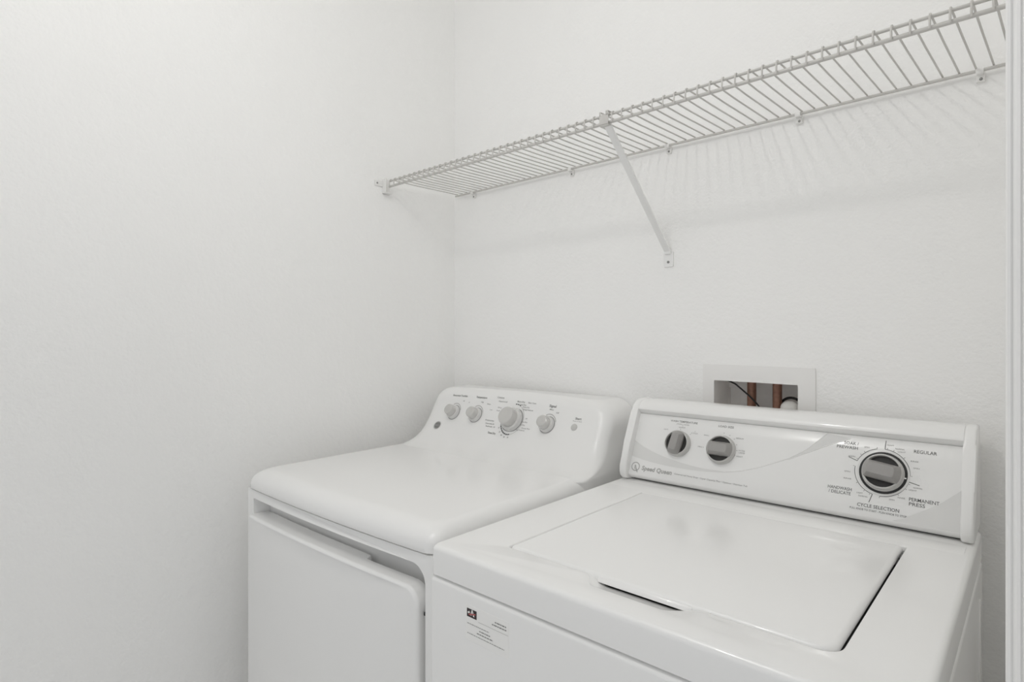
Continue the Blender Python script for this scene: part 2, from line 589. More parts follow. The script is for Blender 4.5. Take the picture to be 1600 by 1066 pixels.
# cabinet: sides, back and front frame round the door recess
bm = bmesh.new()
add_box(bm, 0.0, 0.004, -0.668, 0, 0.02, 0.866)
add_box(bm, DW - 0.004, DW, -0.668, 0, 0.02, 0.866)
add_box(bm, 0.0, DW, -0.004, 0, 0.02, 0.866)
add_box(bm, 0.0, DW, -0.60, 0, 0.855, 0.866)
add_box(bm, 0.0, DW, -0.64, 0, 0.02, 0.03)
finish('cabinet', bm, 'enamel', DRY, smooth=0)
bm = bmesh.new()
hole = rrect(0.034, 0.6945, 0.045, 0.8455, (0.01, 0.01, 0.036, 0.004), 8, nx=16, ny=4)
outer = rrect(0.0, DW, 0.02, 0.866, 0.0005, 1, nx=16, ny=4)
add_sheet(bm, outer, [hole[::-1]], lambda p, q, a: Dbow(p, a, q), 0.6915, 0.640)
es = [e for e in bm.edges if abs(e.calc_length()) > 0 and len(e.link_faces) == 2 and e.calc_face_angle(0) > 1.2 and min(v.co.y for v in e.verts) < -0.685]
bmesh.ops.bevel(bm, geom=es, offset=0.0018, segments=2, profile=0.5, affect='EDGES', clamp_overlap=True)
finish('front_frame', bm, 'enamel', DRY)
bm = bmesh.new()
add_box(bm, 0.012, DW - 0.012, -0.650, -0.630, 0.03, 0.864)
finish('recess_plate', bm, 'enamel', DRY)
add_feet(DRY, (0.06, DW - 0.06), (0.06, 0.60))

# door with a rounded face, the finger pull and the thick ledge at its top
bm = bmesh.new()
def door_ring(ins, v):
    r = rrect(0.030 + ins, 0.6865 - ins, 0.052 + ins, 0.8060 - ins, (0.012, 0.02, 0.034 - ins * 0.5, 0.004), 8, nx=18, ny=6)
    return [Dbow(p, v, q) for p, q in r]
rings = [door_ring(0.0, 0.672), door_ring(0.0, 0.696)]
for a in np.linspace(0.2, PI / 2, 5):
    rings.append(door_ring(0.0065 * (1 - math.cos(a)), 0.696 + 0.0075 * math.sin(a)))
R = add_loft(bm, rings, cap0=True, cap1=False)
last = R[-1]
tr = tessellate_polygon([[Vector((v.co.x, v.co.z, 0)) for v in last]])
for t in tr:
    bm.faces.new([last[i] for i in t])
door = finish('door', bm, 'enamel', DRY, smooth=40)
bm = bmesh.new()
prof_l = [(0.040, 0.6725), (0.5050, 0.6725), (0.490, 0.6525), (0.040, 0.6525)]
add_prism(bm, [(0.034, 0.6725)] + [(0.034 + 0.466 * k / 12, 0.6725) for k in range(1, 13)] + [(0.488, 0.6528)] + [(0.488 - 0.454 * k / 12, 0.6528) for k in range(1, 13)],
          0.775, 0.8055, lambda p, q, a: Dbow(p, q, a), 0.002)
finish('door_ledge', bm, 'enamel', door)
bm = bmesh.new()
add_box(bm, 0.6890, 0.6935, -0.692, -0.684, 0.755, 0.761, 0.0008)
finish('latch', bm, 'black_plastic', DRY)

# top with softly rounded, bowed front
bm = bmesh.new()
def lid_ring(du, dv, z, cr):
    r = rrect(du - 0.001, DW + 0.001 - du, 0.004, 0.6945 - dv, (0.006, 0.006, cr, cr), 10, nx=24, ny=10)
    return [Dbow(p, q, z) for p, q in r]
rings = [lid_ring(0.014, 0.014, 0.8662, 0.016), lid_ring(0.014, 0.014, 0.8690, 0.016), lid_ring(0.001, 0.001, 0.8690, 0.026), lid_ring(0.0, 0.0, 0.8702, 0.026), lid_ring(0.0, 0.001, 0.880, 0.026)]
for a in np.linspace(0.15, PI / 2, 10):
    rings.append(lid_ring(0.032 * (1 - math.cos(a)), 0.001 + 0.048 * (1 - math.cos(a)), 0.880 + 0.034 * math.sin(a), 0.026))
R = add_loft(bm, rings, cap0=True, cap1=False)
last = R[-1]
for t in tessellate_polygon([[Vector((v.co.x, v.co.y, 0)) for v in last]]):
    bm.faces.new([last[i] for i in t])
finish('top', bm, 'enamel', DRY, smooth=50)

# console
CU0, CU1, CR, CR2 = 0.014, 0.706, 0.052, 0.036
ZB, ZT = 0.8700, 1.080
def cu1(z):
    return CU1 + 0.0125 * (1 - smoothstep(0.90, 1.0, z))
vprof = hermite([.866, .900, .9125, .917, .924, .935, .95, .975, 1.0, 1.03, 1.06, 1.085], [.232, .236, .234, .214, .192, .169, .150, .129, .113, .096, .080, .066])
def vface(u, z):
    cr = CR if u < 0.35 else CR2
    e = min(max(CU0 + CR - u, 0) / CR if u < 0.35 else max(u - (cu1(z) - CR2), 0) / CR2, 1)
    return vprof(z) - cr * (1 - math.sqrt(max(0, 1 - e * e)))
def arch(u, z):
    x = (u - (CU0 + CU1) / 2) / ((CU1 - CU0) / 2)
    return z + 0.009 * (1 - min(x * x, 1)) * smoothstep(1.03, 1.08, z)
def Dface(u, z, off=0.0005):
    dz = 0.002
    s = (vprof(z + dz) - vprof(z - dz)) / (2 * dz)
    l = math.hypot(1, s)
    return (u, -(vface(u, z) + off / l), arch(u, z) - s / l * off)
bm = bmesh.new()
rings = []
zrows = list(np.linspace(ZB, 0.905, 4)) + list(np.linspace(0.9085, 0.93, 8)) + list(np.linspace(0.937, 1.02, 12)) + list(np.linspace(1.03, 1.055, 4))
RT, RT2 = 0.042, 0.062          # radius of the upper corners
rows = [(z, 0.0, 0.0) for z in zrows]
for a in np.linspace(0.1, PI / 2, 9):
    z = 1.055 + (ZT - 1.055) * math.sin(a)
    rows.append((z, 0.020 * (1 - math.cos(a)), 0.0))
for z, back, _ in rows:
    c = max(0.0, z - (ZT - RT)) / RT
    ins = 0.95 * RT * (1 - math.sqrt(max(0, 1 - min(c, 1) ** 2)))
    c2 = max(0.0, z - (ZT - RT2)) / RT2
    ins2 = 0.97 * RT2 * (1 - math.sqrt(max(0, 1 - min(c2, 1) ** 2)))
    u0, u1 = CU0 + ins, cu1(z) - ins2
    r = []
    na = 10
    v0 = vprof(z) - back
    cr = CR
    r.append((u0, -0.050))
    r.append((u0, (v0 - cr + -0.050) / 2))
    for k in range(na + 1):
        a = PI / 2 * k / na
        r.append((u0 + cr * (1 - math.cos(a)), v0 - cr + cr * math.sin(a)))
    for k in range(1, 24):
        r.append((u0 + cr + (u1 - u0 - cr - CR2) * k / 24, v0))
    for k in range(na + 1):
        a = PI / 2 * (1 - k / na)
        r.append((u1 - CR2 * (1 - math.cos(a)), v0 - CR2 + CR2 * math.sin(a)))
    r.append((u1, (v0 - CR2 + -0.050) / 2))
    r.append((u1, -0.050))
    rings.append([D(u, v, arch(u, z)) for u, v in r])
R = add_loft(bm, rings, cap0=True, cap1=False)
last = R[-1]
for t in tessellate_polygon([[Vector((v.co.x, v.co.y, 0)) for v in last]]):
    bm.faces.new([last[i] for i in t])
con = finish('console', bm, 'plastic_white', DRY, smooth=60)

# seam where console and top part at the right
bm = bmesh.new()
pts = []
for k in range(19):
    a = 0.5 * PI * k / 18
    u = 0.662 + (DW + 0.0008 - 0.662) * math.sin(a)
    d = DW + 0.001 - u
    z = 0.880 + 0.034 * math.sqrt(max(0.0, 1 - (1 - d / 0.032) ** 2)) if d < 0.032 else 0.914
    pts.append(Vector((u, -(0.2165 - 0.0165 * math.sin(a) ** 3), z + 0.0003)))
pts.append(Vector((DW + 0.0010, -0.1995, 0.872)))
add_tube(bm, pts, 0.0009, 6)
finish('seam', bm, 'gasket_grey', con)

# knobs
def face_basis(u, z):
    s = (vprof(z + .004) - vprof(z - .004)) / .008
    up = Vector((0, -s, 1)).normalized()
    return basis(Dface(u, z, 0.0), (1, 0, 0), up)
# each knob is a mesh part of the console
def bake_knob(u, z, r, h, rf):
    M = face_basis(u, z)
    bm = bmesh.new()
    add_lathe(bm, [(r * 1.02, -0.002), (r * 1.04, 0.0012), (r * 1.02, 0.0028), (r, 0.004), (r * 0.97, h * 0.34), (r * 0.90, h * 0.40), (r * 0.5, h * 0.40)], M, 40)
    k = finish('knob', bm, 'knob_clear', DRY, smooth=40)
    bm = bmesh.new()
    add_lathe(bm, [(rf * 1.12, h * 0.38), (rf * 1.08, h * 0.75), (rf * 1.06, h * 0.90), (rf * 1.01, h * 0.97), (rf * 0.9, h), (rf * 0.6, h * 0.985), (0.0005, h * 0.97)], M, 40)
    finish('knob_cap', bm, 'knob_cap', k, smooth=40)
    bm = bmesh.new()
    add_lathe(bm, [(r * 1.05, -0.001), (r * 1.10, 0.0008), (r * 1.04, 0.0013)], M, 40)
    finish('knob_collar', bm, 'ink_grey', k, smooth=40)
bake_knob(0.147, 1.0115, 0.0225, 0.030, 0.0155)
bake_knob(0.243, 1.0120, 0.0225, 0.030, 0.0155)
bake_knob(0.391, 1.0120, 0.0345, 0.037, 0.0245)
bake_knob(0.518, 1.0110, 0.0230, 0.031, 0.0160)
bm = bmesh.new()
add_lathe(bm, [(0.0095, -0.002), (0.0095, 0.0012), (0.0082, 0.002), (0.0005, 0.0018)], face_basis(0.607, 1.0135), 28)
tag(finish('start_button', bm, 'knob_ring', DRY, smooth=40), 'round grey push button')

# round emblem
M = face_basis(0.1000, 0.9690)
bm = bmesh.new()
add_lathe(bm, [(0.0155, -0.003), (0.0155, 0.0008), (0.0135, 0.0016), (0.0125, 0.0012)], M, 32)
bd = finish('badge', bm, 'knob_clear', DRY, smooth=40)
bm = bmesh.new()
add_lathe(bm, [(0.0118, 0.0006), (0.0118, 0.0017), (0.0005, 0.0018)], M, 32)
finish('badge_disc', bm, 'ink_dark', bd, smooth=40)
bm = bmesh.new()
fnb = lambda p, q: M @ Vector((p, q, 0.0021))
add_stroke(bm, arc(0, 0, 0.0095, 0, 360, 32), 0.0009, fnb)
add_text(bm, 'GE', -0.0062, 0.0062, -0.0038, 0.0076, fnb, 0.01)
for k in range(4):
    add_stroke(bm, arc(0.0085 * math.cos(k * PI / 2), 0.0085 * math.sin(k * PI / 2), 0.0018, k * 90 + 60, k * 90 + 300, 8), 0.0006, fnb)
finish('badge_mark', bm, 'knob_clear', bd, smooth=0)

# printed lettering of the dryer console
fd = lambda p, q: Dface(p, q, 0.0005)
words([('Extended Tumble', 0.118, 0.183, 1.0565, 0.0046, 0.02), ('Temperature', 0.222, 0.268, 1.0565, 0.0046, 0.02),
       ('Signal', 0.508, 0.532, 1.0535, 0.0052, 0.025), ('Start', 0.603, 0.623, 1.0325, 0.0052, 0.025),
       ('Timed Dry', 0.3185, 0.350, 0.9685, 0.0046, 0.025), ('Cottons', 0.309, 0.337, 1.0605, 0.0040, 0.01)], fd, 'ink_grey', DRY)
bm = bmesh.new()
for s, a, b, z, c in (('Off', 0.170, 0.177, 1.0445, .0030), ('On', 0.196, 0.201, 1.0425, .0030),
                      ('High', 0.248, 0.259, 1.0465, .0030), ('Medium', 0.2755, 0.289, 1.0435, .0030), ('Low', 0.293, 0.303, 1.0300, .0030),
                      ('More Dry', 0.390, 0.419, 1.0560, .0034), ('Less Dry', 0.403, 0.426, 1.0500, .0034), ('Damp Dry', 0.416, 0.440, 1.0455, .0028),
                      ('Energy Preferred', 0.419, 0.455, 1.0400, .0028), ('Easy Care', 0.4315, 0.4603, 1.0560, .0028),
                      ('More Dry', 0.4246, 0.4483, 1.0085, .0034), ('Less Dry', 0.4213, 0.443, 1.0005, .0034), ('Damp Dry', 0.435, 0.4651, 0.9930, .0028),
                      ('Energy Preferred', 0.412, 0.448, 0.9870, .0028), ('Off', 0.437, 0.444, 1.0180, .0028),
                      ('Delicates', 0.2895, 0.3244, 1.0010, .0034), ('Dewrinkle 20', 0.2955, 0.3299, .9922, .0034), ('Refresh 10', 0.3005, 0.3369, .9850, .0034),
                      ('Optional', 0.318, 0.352, 1.0525, .0028), ('Dry', 0.322, 0.337, 1.0380, .0030), ('Fluff', 0.320, 0.333, 1.0300, .0030),
                      ('Max', 0.512, 0.526, 1.0470, .0032), ('Off', 0.5365, 0.546, 1.0410, .0032), ('Push to Start', 0.598, 0.626, 1.0275, .0022)):
    add_text(bm, s, a, b, z, c, fd, 0.01)
for i, s in enumerate(('10', '20', '30', '40', '50')):
    a = math.radians(212 + 17 * i)
    cx, cz = 0.391 + 0.0455 * math.cos(a), 1.0110 + 0.0455 * math.sin(a)
    add_text(bm, s, cx - 0.0024, cx + 0.0024, cz - 0.0018, 0.0034, fd, 0.02)
tag(finish('option_lettering', bm, 'ink_grey', DRY, smooth=0), kind='stuff')
bm = bmesh.new()
add_stroke(bm, arc(0.391, 1.0120, 0.0395, -78, 62, 30), 0.0009, fd)
finish('dial_arc', bm, 'ink_pale', DRY, smooth=0)
for (cx, cz, r, a0, a1) in ((0.147, 1.0115, 0.0265, 20, 120), (0.243, 1.012, 0.0265, 20, 120), (0.518, 1.011, 0.0270, 20, 120)):
    bm = bmesh.new()
    add_stroke(bm, arc(cx, cz, r, a0, a1, 16), 0.0016, fd)
    finish('dial_arc', bm, 'ink_pale', DRY, smooth=0)
bm = bmesh.new()
for k in range(8):
    add_stroke(bm, arc(0.391, 1.0120, 0.0390, 197 + k * 11, 197 + k * 11 + 9, 4), 0.0030, fd)
for k in range(3):
    add_stroke(bm, arc(0.391, 1.0120, 0.0395, 66 + k * 11, 66 + k * 11 + 8, 4), 0.0022, fd)
tag(finish('timer_arc', bm, 'ink_dark', DRY, smooth=0), kind='stuff')

# ================================================================== WASHER
WSH = tag(empty('washer', (0.8643, -0.0832, 0), 0.0421), 'white top-loading washer with dark-welled dials and a paper sticker on its front', 'washer')
WU0, WU1 = -0.0285, 0.6525
# cabinet
bm = bmesh.new()
def cab_ring(ins, z):
    return [D(p, q, z) for p, q in rrect(WU0 - 0.001 + ins, WU1 + 0.001 - ins, 0.004 + ins, 0.7016 - ins, 0.010, 5)]
rings = [cab_ring(0.0, 0.02), cab_ring(0.0, 0.855)]
for a in np.linspace(0.3, PI / 2, 5):
    rings.append(cab_ring(0.0075 * (1 - math.cos(a)), 0.855 + 0.0075 * math.sin(a)))
rings.append(cab_ring(0.016, 0.8630))
rings.append(cab_ring(0.016, 0.8660))
add_loft(bm, rings, True, False)
finish('cabinet', bm, 'enamel', WSH, smooth=45)
bm = bmesh.new()   # folded rear edge of the side panel
add_box(bm, WU1 - 0.001, WU1 + 0.0022, -0.075, -0.068, 0.03, 0.815, 0.001)
finish('side_fold', bm, 'enamel', WSH)
add_feet(WSH, (WU0 + 0.06, WU1 - 0.06), (0.06, 0.63))

# top deck with the lid opening and finger notch
LU0, LU1, LV0, LV1 = 0.0785, 0.5645, 0.188, 0.6215
NZ = 0.031
def opening(g):
    """outline of the lid opening grown by g; local (u, v), counter clockwise in (u, v)"""
    u0, u1, v0, v1 = LU0 - g, LU1 + g, LV0 - g, LV1 + g
    pts = [(u0, v0), (u1, v0)]
    r = 0.024
    for k in range(7):
        a = PI / 2 * k / 6
        pts.append((u1 - r + r * math.cos(a), v1 - r + r * math.sin(a)))
    def S(ua, ub, va, vb, n=8):
        out = []
        for k in range(n + 1):
            t = k / n
            out.append((ua + (ub - ua) * t, va + (vb - va) * (t * t * (3 - 2 * t))))
        return out
    pts += S(0.412 + g, 0.366 + g, v1, v1 + NZ)
    pts += S(0.268 - g, 0.236 - g, v1 + NZ, v1)
    r2 = 0.008
    for k in range(4):
        a = PI / 2 + PI / 2 * k / 3
        pts.append((u0 + r2 + r2 * math.cos(a), v1 - r2 + r2 * math.sin(a)))
    return pts
bm = bmesh.new()
def deck_ring(ins, z):
    return [(p, q, z) for p, q in rrect(WU0 + ins, WU1 - ins, 0.0 + ins, 0.7005 - ins, 0.012, 5)]
rg = [deck_ring(0.0, 0.8662), deck_ring(0.0, 0.9055)]
for a in np.linspace(0.25, PI / 2, 6):
    rg.append(deck_ring(0.0085 * (1 - math.cos(a)), 0.9055 + 0.0085 * math.sin(a)))
R = add_loft(bm, [[D(p, q, z) for p, q, z in r] for r in rg], False, False)
hr = []
for d, z in ((0.0, 0.9140), (0.0009, 0.9136), (0.0018, 0.9127), (0.0024, 0.9110), (0.0026, 0.880)):
    hr.append([D(p, q, z) for p, q in opening(0.0040 - d)])
H = add_loft(bm, hr, False, False)
outer = [(v.co.x, v.co.y) for v in R[-1]]
inner = [(v.co.x, v.co.y) for v in H[0]]
flat = list(R[-1]) + list(H[0])
for t in tessellate_polygon([[Vector((x, y, 0)) for x, y in outer], [Vector((x, y, 0)) for x, y in inner[::-1]]]):
    idx = [i if i < len(outer) else len(outer) + (len(inner) - 1 - (i - len(outer))) for i in t]
    bm.faces.new([flat[i] for i in idx])
# flange under the deck
ro = R[0]
ri = [bm.verts.new(D(p, q, 0.8662)) for p, q in rrect(WU0 + 0.016, WU1 - 0.016, 0.016, 0.6845, 0.012, 5)]
for i in range(len(ro)):
    j = (i + 1) % len(ro)
    bm.faces.new((ro[i], ro[j], ri[j], ri[i]))
finish('deck', bm, 'enamel', WSH, smooth=45)
bm = bmesh.new()
add_prism(bm, [(p, q) for p, q in opening(0.010)], 0.868, 0.8765, lambda p, q, a: D(p, q, a))
finish('tub_rim', bm, 'gasket_grey', WSH)
# raised ridge at the back of the deck
bm = bmesh.new()
prof = [(0.118, 0.9138), (0.132, 0.9150), (0.150, 0.9152), (0.166, 0.9145), (0.172, 0.9138)]
add_prism(bm, prof, -0.018, 0.640, lambda p, q, a: D(a, p, q), 0.0)
finish('deck_ridge', bm, 'enamel', WSH, smooth=50)

# lid
bm = bmesh.new()
def lid_out(d):
    u0, u1, v0, v1 = LU0 + d, LU1 - 0.0030 - d, LV0 + d, LV1 - d
    return [D(p, q, 0) for p, q in rrect(u0, u1, v0, v1, (0.003, 0.003, max(0.024 - d, 0.004), max(0.008 - d, 0.002)), 8, nx=8, ny=8)]
seq = [(0.0008, 0.9060), (0.0, 0.9068), (0.0, 0.9075)]
for a in np.linspace(0.2, PI / 2, 6):
    seq.append((0.0075 * (1 - math.cos(a)), 0.9075 + 0.0080 * math.sin(a)))
rings = [[(x, y, z) for x, y, _ in lid_out(d)] for d, z in seq]
add_loft(bm, rings, True, True)
lid = finish('lid', bm, 'enamel', WSH, smooth=50)
bm = bmesh.new()   # drip edge of the lid above the finger scoop
add_prism(bm, [(LV1 - 0.006, 0.9132), (LV1 - 0.0015, 0.9122), (LV1 + 0.0015, 0.9098), (LV1 + 0.0030, 0.9062), (LV1 - 0.006, 0.9062)], 0.252, 0.396, lambda p, q, a: D(a, p, q), 0.0008)
finish('lid_lip', bm, 'enamel', lid, smooth=50)
bm = bmesh.new()   # finger scoop sloping down under the lid edge
rg = []
for k in range(41):
    u = 0.228 + (0.420 - 0.228) * k / 40
    t = min(max((u - 0.232) / 0.036, 0), 1) if u < 0.31 else min(max((0.416 - u) / 0.050, 0), 1)
    w = t * t * (3 - 2 * t)
    vo = LV1 + 0.0042 + NZ * w
    vi = LV1 - 0.004
    zi = 0.9120 - 0.0115 * w
    row = []
    for j in range(9):
        q = j / 8
        row.append(D(u, vo + (vi - vo) * q, 0.9137 + (zi - 0.9137) * (q ** 0.8)))
    row += [D(u, vi, zi - 0.003), D(u, vo, 0.9100 - 0.0125 * w)]
    rg.append(row)
add_loft(bm, rg)
finish('finger_scoop', bm, 'enamel', WSH, smooth=40)
for u in (LU1 + 0.0012, ):
    for v in (0.205, 0.226, 0.238):
        bm = bmesh.new()
        add_box(bm, u - 0.002, u + 0.0022, -v - 0.004, -v + 0.004, 0.9035, 0.9105, 0.0006)
        finish('hinge_tab', bm, 'screw_steel' if v < 0.23 else 'black_plastic', lid)

# console: end caps, hood, panel
cap_prof = [(-0.028, 0.9142), (0.094, 0.9142), (0.108, 0.9165), (0.117, 0.924), (0.1205, 0.934), (0.1190, 0.950), (0.098, 1.000), (0.074, 1.050), (0.063, 1.073),
            (0.054, 1.088), (0.042, 1.0965), (0.026, 1.1005), (0.004, 1.1015), (-0.018, 1.0995), (-0.028, 1.093)]
cons = []
for a0, a1, nm in ((-0.0215, -0.0035, 0), (0.6305, 0.6485, 1)):
    bm = bmesh.new()
    pr = [(v + (0.0 if nm else 0.0), z) for v, z in cap_prof]
    add_prism(bm, pr, a0, a1, lambda p, q, a: D(a, p, q), 0.0045, 4)
    finish('end_cap', bm, 'plastic_white', WSH, smooth=45)
bm = bmesh.new()
hood = [(-0.026, 1.060), (-0.026, 1.092), (-0.016, 1.0985), (0.004, 1.1003), (0.026, 1.0993), (0.041, 1.0955), (0.0520, 1.0885), (0.0575, 1.0805), (0.0580, 1.0780), (0.0475, 1.0672), (0.030, 1.060)]
add_prism(bm, hood, -0.0040, 0.6310, lambda p, q, a: D(a, p, q))
finish('hood', bm, 'plastic_white', WSH, smooth=40)
bm = bmesh.new()
# panel face from (v .106, z .930) to (v .048, z 1.068) with a rolled lower edge
PA, PB = (0.106, 0.930), (0.048, 1.068)
pan = [(-0.02, 1.0660), (0.0480, 1.0660)]
pan += [(PB[0] + (PA[0] - PB[0]) * t, PB[1] + (PA[1] - PB[1]) * t) for t in np.linspace(0.02, 1, 6)]
pan += [(0.1056, 0.9272), (0.0955, 0.9182), (0.0930, 0.9175), (-0.02, 0.9175)]
add_prism(bm, pan, -0.0038, 0.6308, lambda p, q, a: D(a, p, q))
panel = finish('control_panel', bm, 'panel_white', WSH, smooth=50)
bm = bmesh.new()
add_box(bm, 0.000, 0.628, -0.086, 0.022, 0.9141, 0.9176)
finish('panel_foot', bm, 'gasket_grey', WSH, smooth=0)

# panel coordinates
_l = math.hypot(PB[0] - PA[0], PB[1] - PA[1])
TD = ((PB[0] - PA[0]) / _l, (PB[1] - PA[1]) / _l)
def pp(u, h, off=0.0004):
    return (u, -(PA[0] + TD[0] * h + TD[1] * off), PA[1] + TD[1] * h - TD[0] * off)
def panel_basis(u, h, rot=0.0):
    M = basis(pp(u, h, 0.0), (1, 0, 0), (0, -TD[0], TD[1]))
    return M @ Matrix.Rotation(math.radians(rot), 4, 'Z')

# shading of the panel relief painted as flat grey swooshes, plus raised ridges
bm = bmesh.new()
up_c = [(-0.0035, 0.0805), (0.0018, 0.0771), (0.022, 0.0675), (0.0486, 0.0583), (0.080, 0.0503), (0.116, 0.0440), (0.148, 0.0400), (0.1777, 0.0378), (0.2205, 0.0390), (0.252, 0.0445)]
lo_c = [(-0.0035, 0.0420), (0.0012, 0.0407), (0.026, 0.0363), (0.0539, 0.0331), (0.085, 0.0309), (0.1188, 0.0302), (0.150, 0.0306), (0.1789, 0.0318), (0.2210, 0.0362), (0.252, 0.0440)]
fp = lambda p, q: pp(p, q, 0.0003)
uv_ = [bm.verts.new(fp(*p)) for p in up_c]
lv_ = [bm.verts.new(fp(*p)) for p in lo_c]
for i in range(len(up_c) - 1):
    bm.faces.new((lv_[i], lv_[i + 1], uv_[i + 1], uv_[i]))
tag(finish('swoosh_shading', bm, 'panel_grey', panel, smooth=0), 'pale grey swoosh painting the relief shading across the panel')
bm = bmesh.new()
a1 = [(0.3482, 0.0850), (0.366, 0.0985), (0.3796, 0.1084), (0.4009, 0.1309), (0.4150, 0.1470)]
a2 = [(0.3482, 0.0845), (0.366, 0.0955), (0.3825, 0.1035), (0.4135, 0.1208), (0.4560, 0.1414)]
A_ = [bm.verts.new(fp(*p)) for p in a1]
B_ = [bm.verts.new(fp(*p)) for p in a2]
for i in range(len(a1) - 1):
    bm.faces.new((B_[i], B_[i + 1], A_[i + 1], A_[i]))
tag(finish('swoosh_shading', bm, 'panel_grey', panel, smooth=0), 'pale grey swoosh painting the relief shading across the panel')
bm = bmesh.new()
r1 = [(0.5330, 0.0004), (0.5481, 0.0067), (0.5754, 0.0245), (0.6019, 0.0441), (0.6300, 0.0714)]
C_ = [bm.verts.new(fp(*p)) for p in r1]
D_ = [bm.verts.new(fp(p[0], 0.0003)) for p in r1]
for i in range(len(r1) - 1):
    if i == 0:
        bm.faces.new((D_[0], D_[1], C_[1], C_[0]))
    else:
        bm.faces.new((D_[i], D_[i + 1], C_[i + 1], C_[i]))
tag(finish('swoosh_shading', bm, 'panel_grey', panel, smooth=0), 'pale grey swoosh painting the relief shading across the panel')
bm = bmesh.new()
ridge = [(0.2205, 0.0375), (0.2560, 0.0455), (0.2858, 0.0559), (0.318, 0.0710), (0.3482, 0.0860), (0.3796, 0.1090), (0.4009, 0.1314), (0.4150, 0.1475)]
add_tube(bm, [pp(p, q, 0.0) for p, q in ridge], 0.0009, 6)
finish('swoosh_ridge', bm, 'panel_white', panel, smooth=60)
bm = bmesh.new()
ridge2 = [(0.3482, 0.0842), (0.3825, 0.1030), (0.4135, 0.1203), (0.4560, 0.1410)]
add_tube(bm, [pp(p, q, 0.0) for p, q in ridge2], 0.0009, 6)
finish('swoosh_ridge', bm, 'panel_white', panel, smooth=60)

# dials
def dial(u, h, r, rot, big=False):
    M = panel_basis(u, h, rot)
    H = 0.016 if not big else 0.019
    bm = bmesh.new()
    add_lathe(bm, [(r * 1.0, -0.002), (r, 0.002), (r * 0.985, 0.0045), (r * 0.93, 0.006), (r * 0.93, H * 0.72), (r * 0.90, H * 0.82), (r * 0.855, H * 0.84), (r * 0.84, H * 0.80), (r * 0.835, H * 0.42), (0.0005, H * 0.42)], M, 48)
    k = finish('dial', bm, 'knob_ring', WSH, smooth=40)
    bm = bmesh.new()
    add_lathe(bm, [(r * 0.834, H * 0.30), (r * 0.834, H * 0.46), (0.0005, H * 0.46)], M, 48)
    finish('dial_well', bm, 'knob_well', k, smooth=40)
    # chunky grip: broad at the foot, narrow on top, ends following the ring
    bm = bmesh.new()
    R0, w0, w1 = r * 0.90, r * 0.46, r * 0.27
    def outl(w, R, e):
        pts = []
        a = math.asin(w / R)
        for s in np.linspace(-a, a, 7):
            pts.append((R * math.cos(s) * e, R * math.sin(s)))
        for s in np.linspace(-a, a, 7):
            pts.append((-R * math.cos(s) * e, -R * math.sin(s)))
        return pts
    rg = []
    for w, R, e, z in ((w0, R0, 1.0, H * 0.40), (w0, R0, 1.0, H * 0.84), (w0 * 0.96, R0 * 0.99, 0.99, H * 0.92), (w1 * 1.08, R0 * 0.78, 0.92, H * 1.62), (w1, R0 * 0.75, 0.90, H * 1.66)):
        rg.append([M @ Vector((x, y, z)) for x, y in outl(w, R, e)])
    add_loft(bm, rg)
    finish('dial_grip', bm, 'knob_grip', k, smooth=16)
    if big:
        bm = bmesh.new()
        add_lathe(bm, [(r * 1.12, -0.001), (r * 1.12, 0.0016), (r * 1.08, 0.0024), (r * 0.9, 0.0024)], M, 48)
        finish('dial_skirt', bm, 'black_plastic', k, smooth=40)
        bm = bmesh.new()
        add_lathe(bm, [(r * 1.22, -0.001), (r * 1.22, 0.0008), (r * 1.17, 0.0014), (r * 1.10, 0.0012)], panel_basis(u, h), 48)
        finish('dial_bezel', bm, 'panel_grey', k, smooth=40)
        bm = bmesh.new()
        Mb = panel_basis(u, h)
        add_box(bm, r * 0.985, r * 1.08, -0.0011, 0.0011, 0.0022, 0.0036)
        bmesh.ops.transform(bm, matrix=Mb @ Matrix.Rotation(math.radians(-8), 4, 'Z'), verts=bm.verts)
        finish('dial_pointer', bm, 'plastic_white', k, smooth=0)
    return k
dial(0.1075, 0.0850, 0.0305, 83)
dial(0.2090, 0.0845, 0.0320, 0)
dial(0.5135, 0.0830, 0.0345, -8, True)

# printed lettering of the washer panel
bm = bmesh.new()
add_stroke(bm, arc(0.0120, 0.0175, 0.0098, 0, 360, 36), 0.0021, fp)
add_stroke(bm, [(0.0095, 0.0205), (0.0120, 0.0205), (0.0130, 0.0165), (0.0190, 0.0045)], 0.0019, fp)
add_stroke(bm, [(0.0100, 0.0200), (0.0112, 0.0115)], 0.0019, fp)
add_stroke(bm, [(0.0130, 0.0130), (0.0175, 0.0080)], 0.0014, fp)
tag(finish('brand_emblem', bm, 'ink_pale', WSH, smooth=0), kind='stuff')
words([('Speed Queen', 0.0285, 0.1045, 0.0120, 0.0098, 0.035, 0.12)], fp, 'ink_pale', WSH, 'brand_lettering')
words([('Commercial Heavy Duty \u2022 Super Capacity Plus \u2022 Options \u2022 Stainless Tub', 0.1115, 0.2750, 0.0145, 0.0034, 0.0, 0.15)], fp, 'ink_grey', WSH)

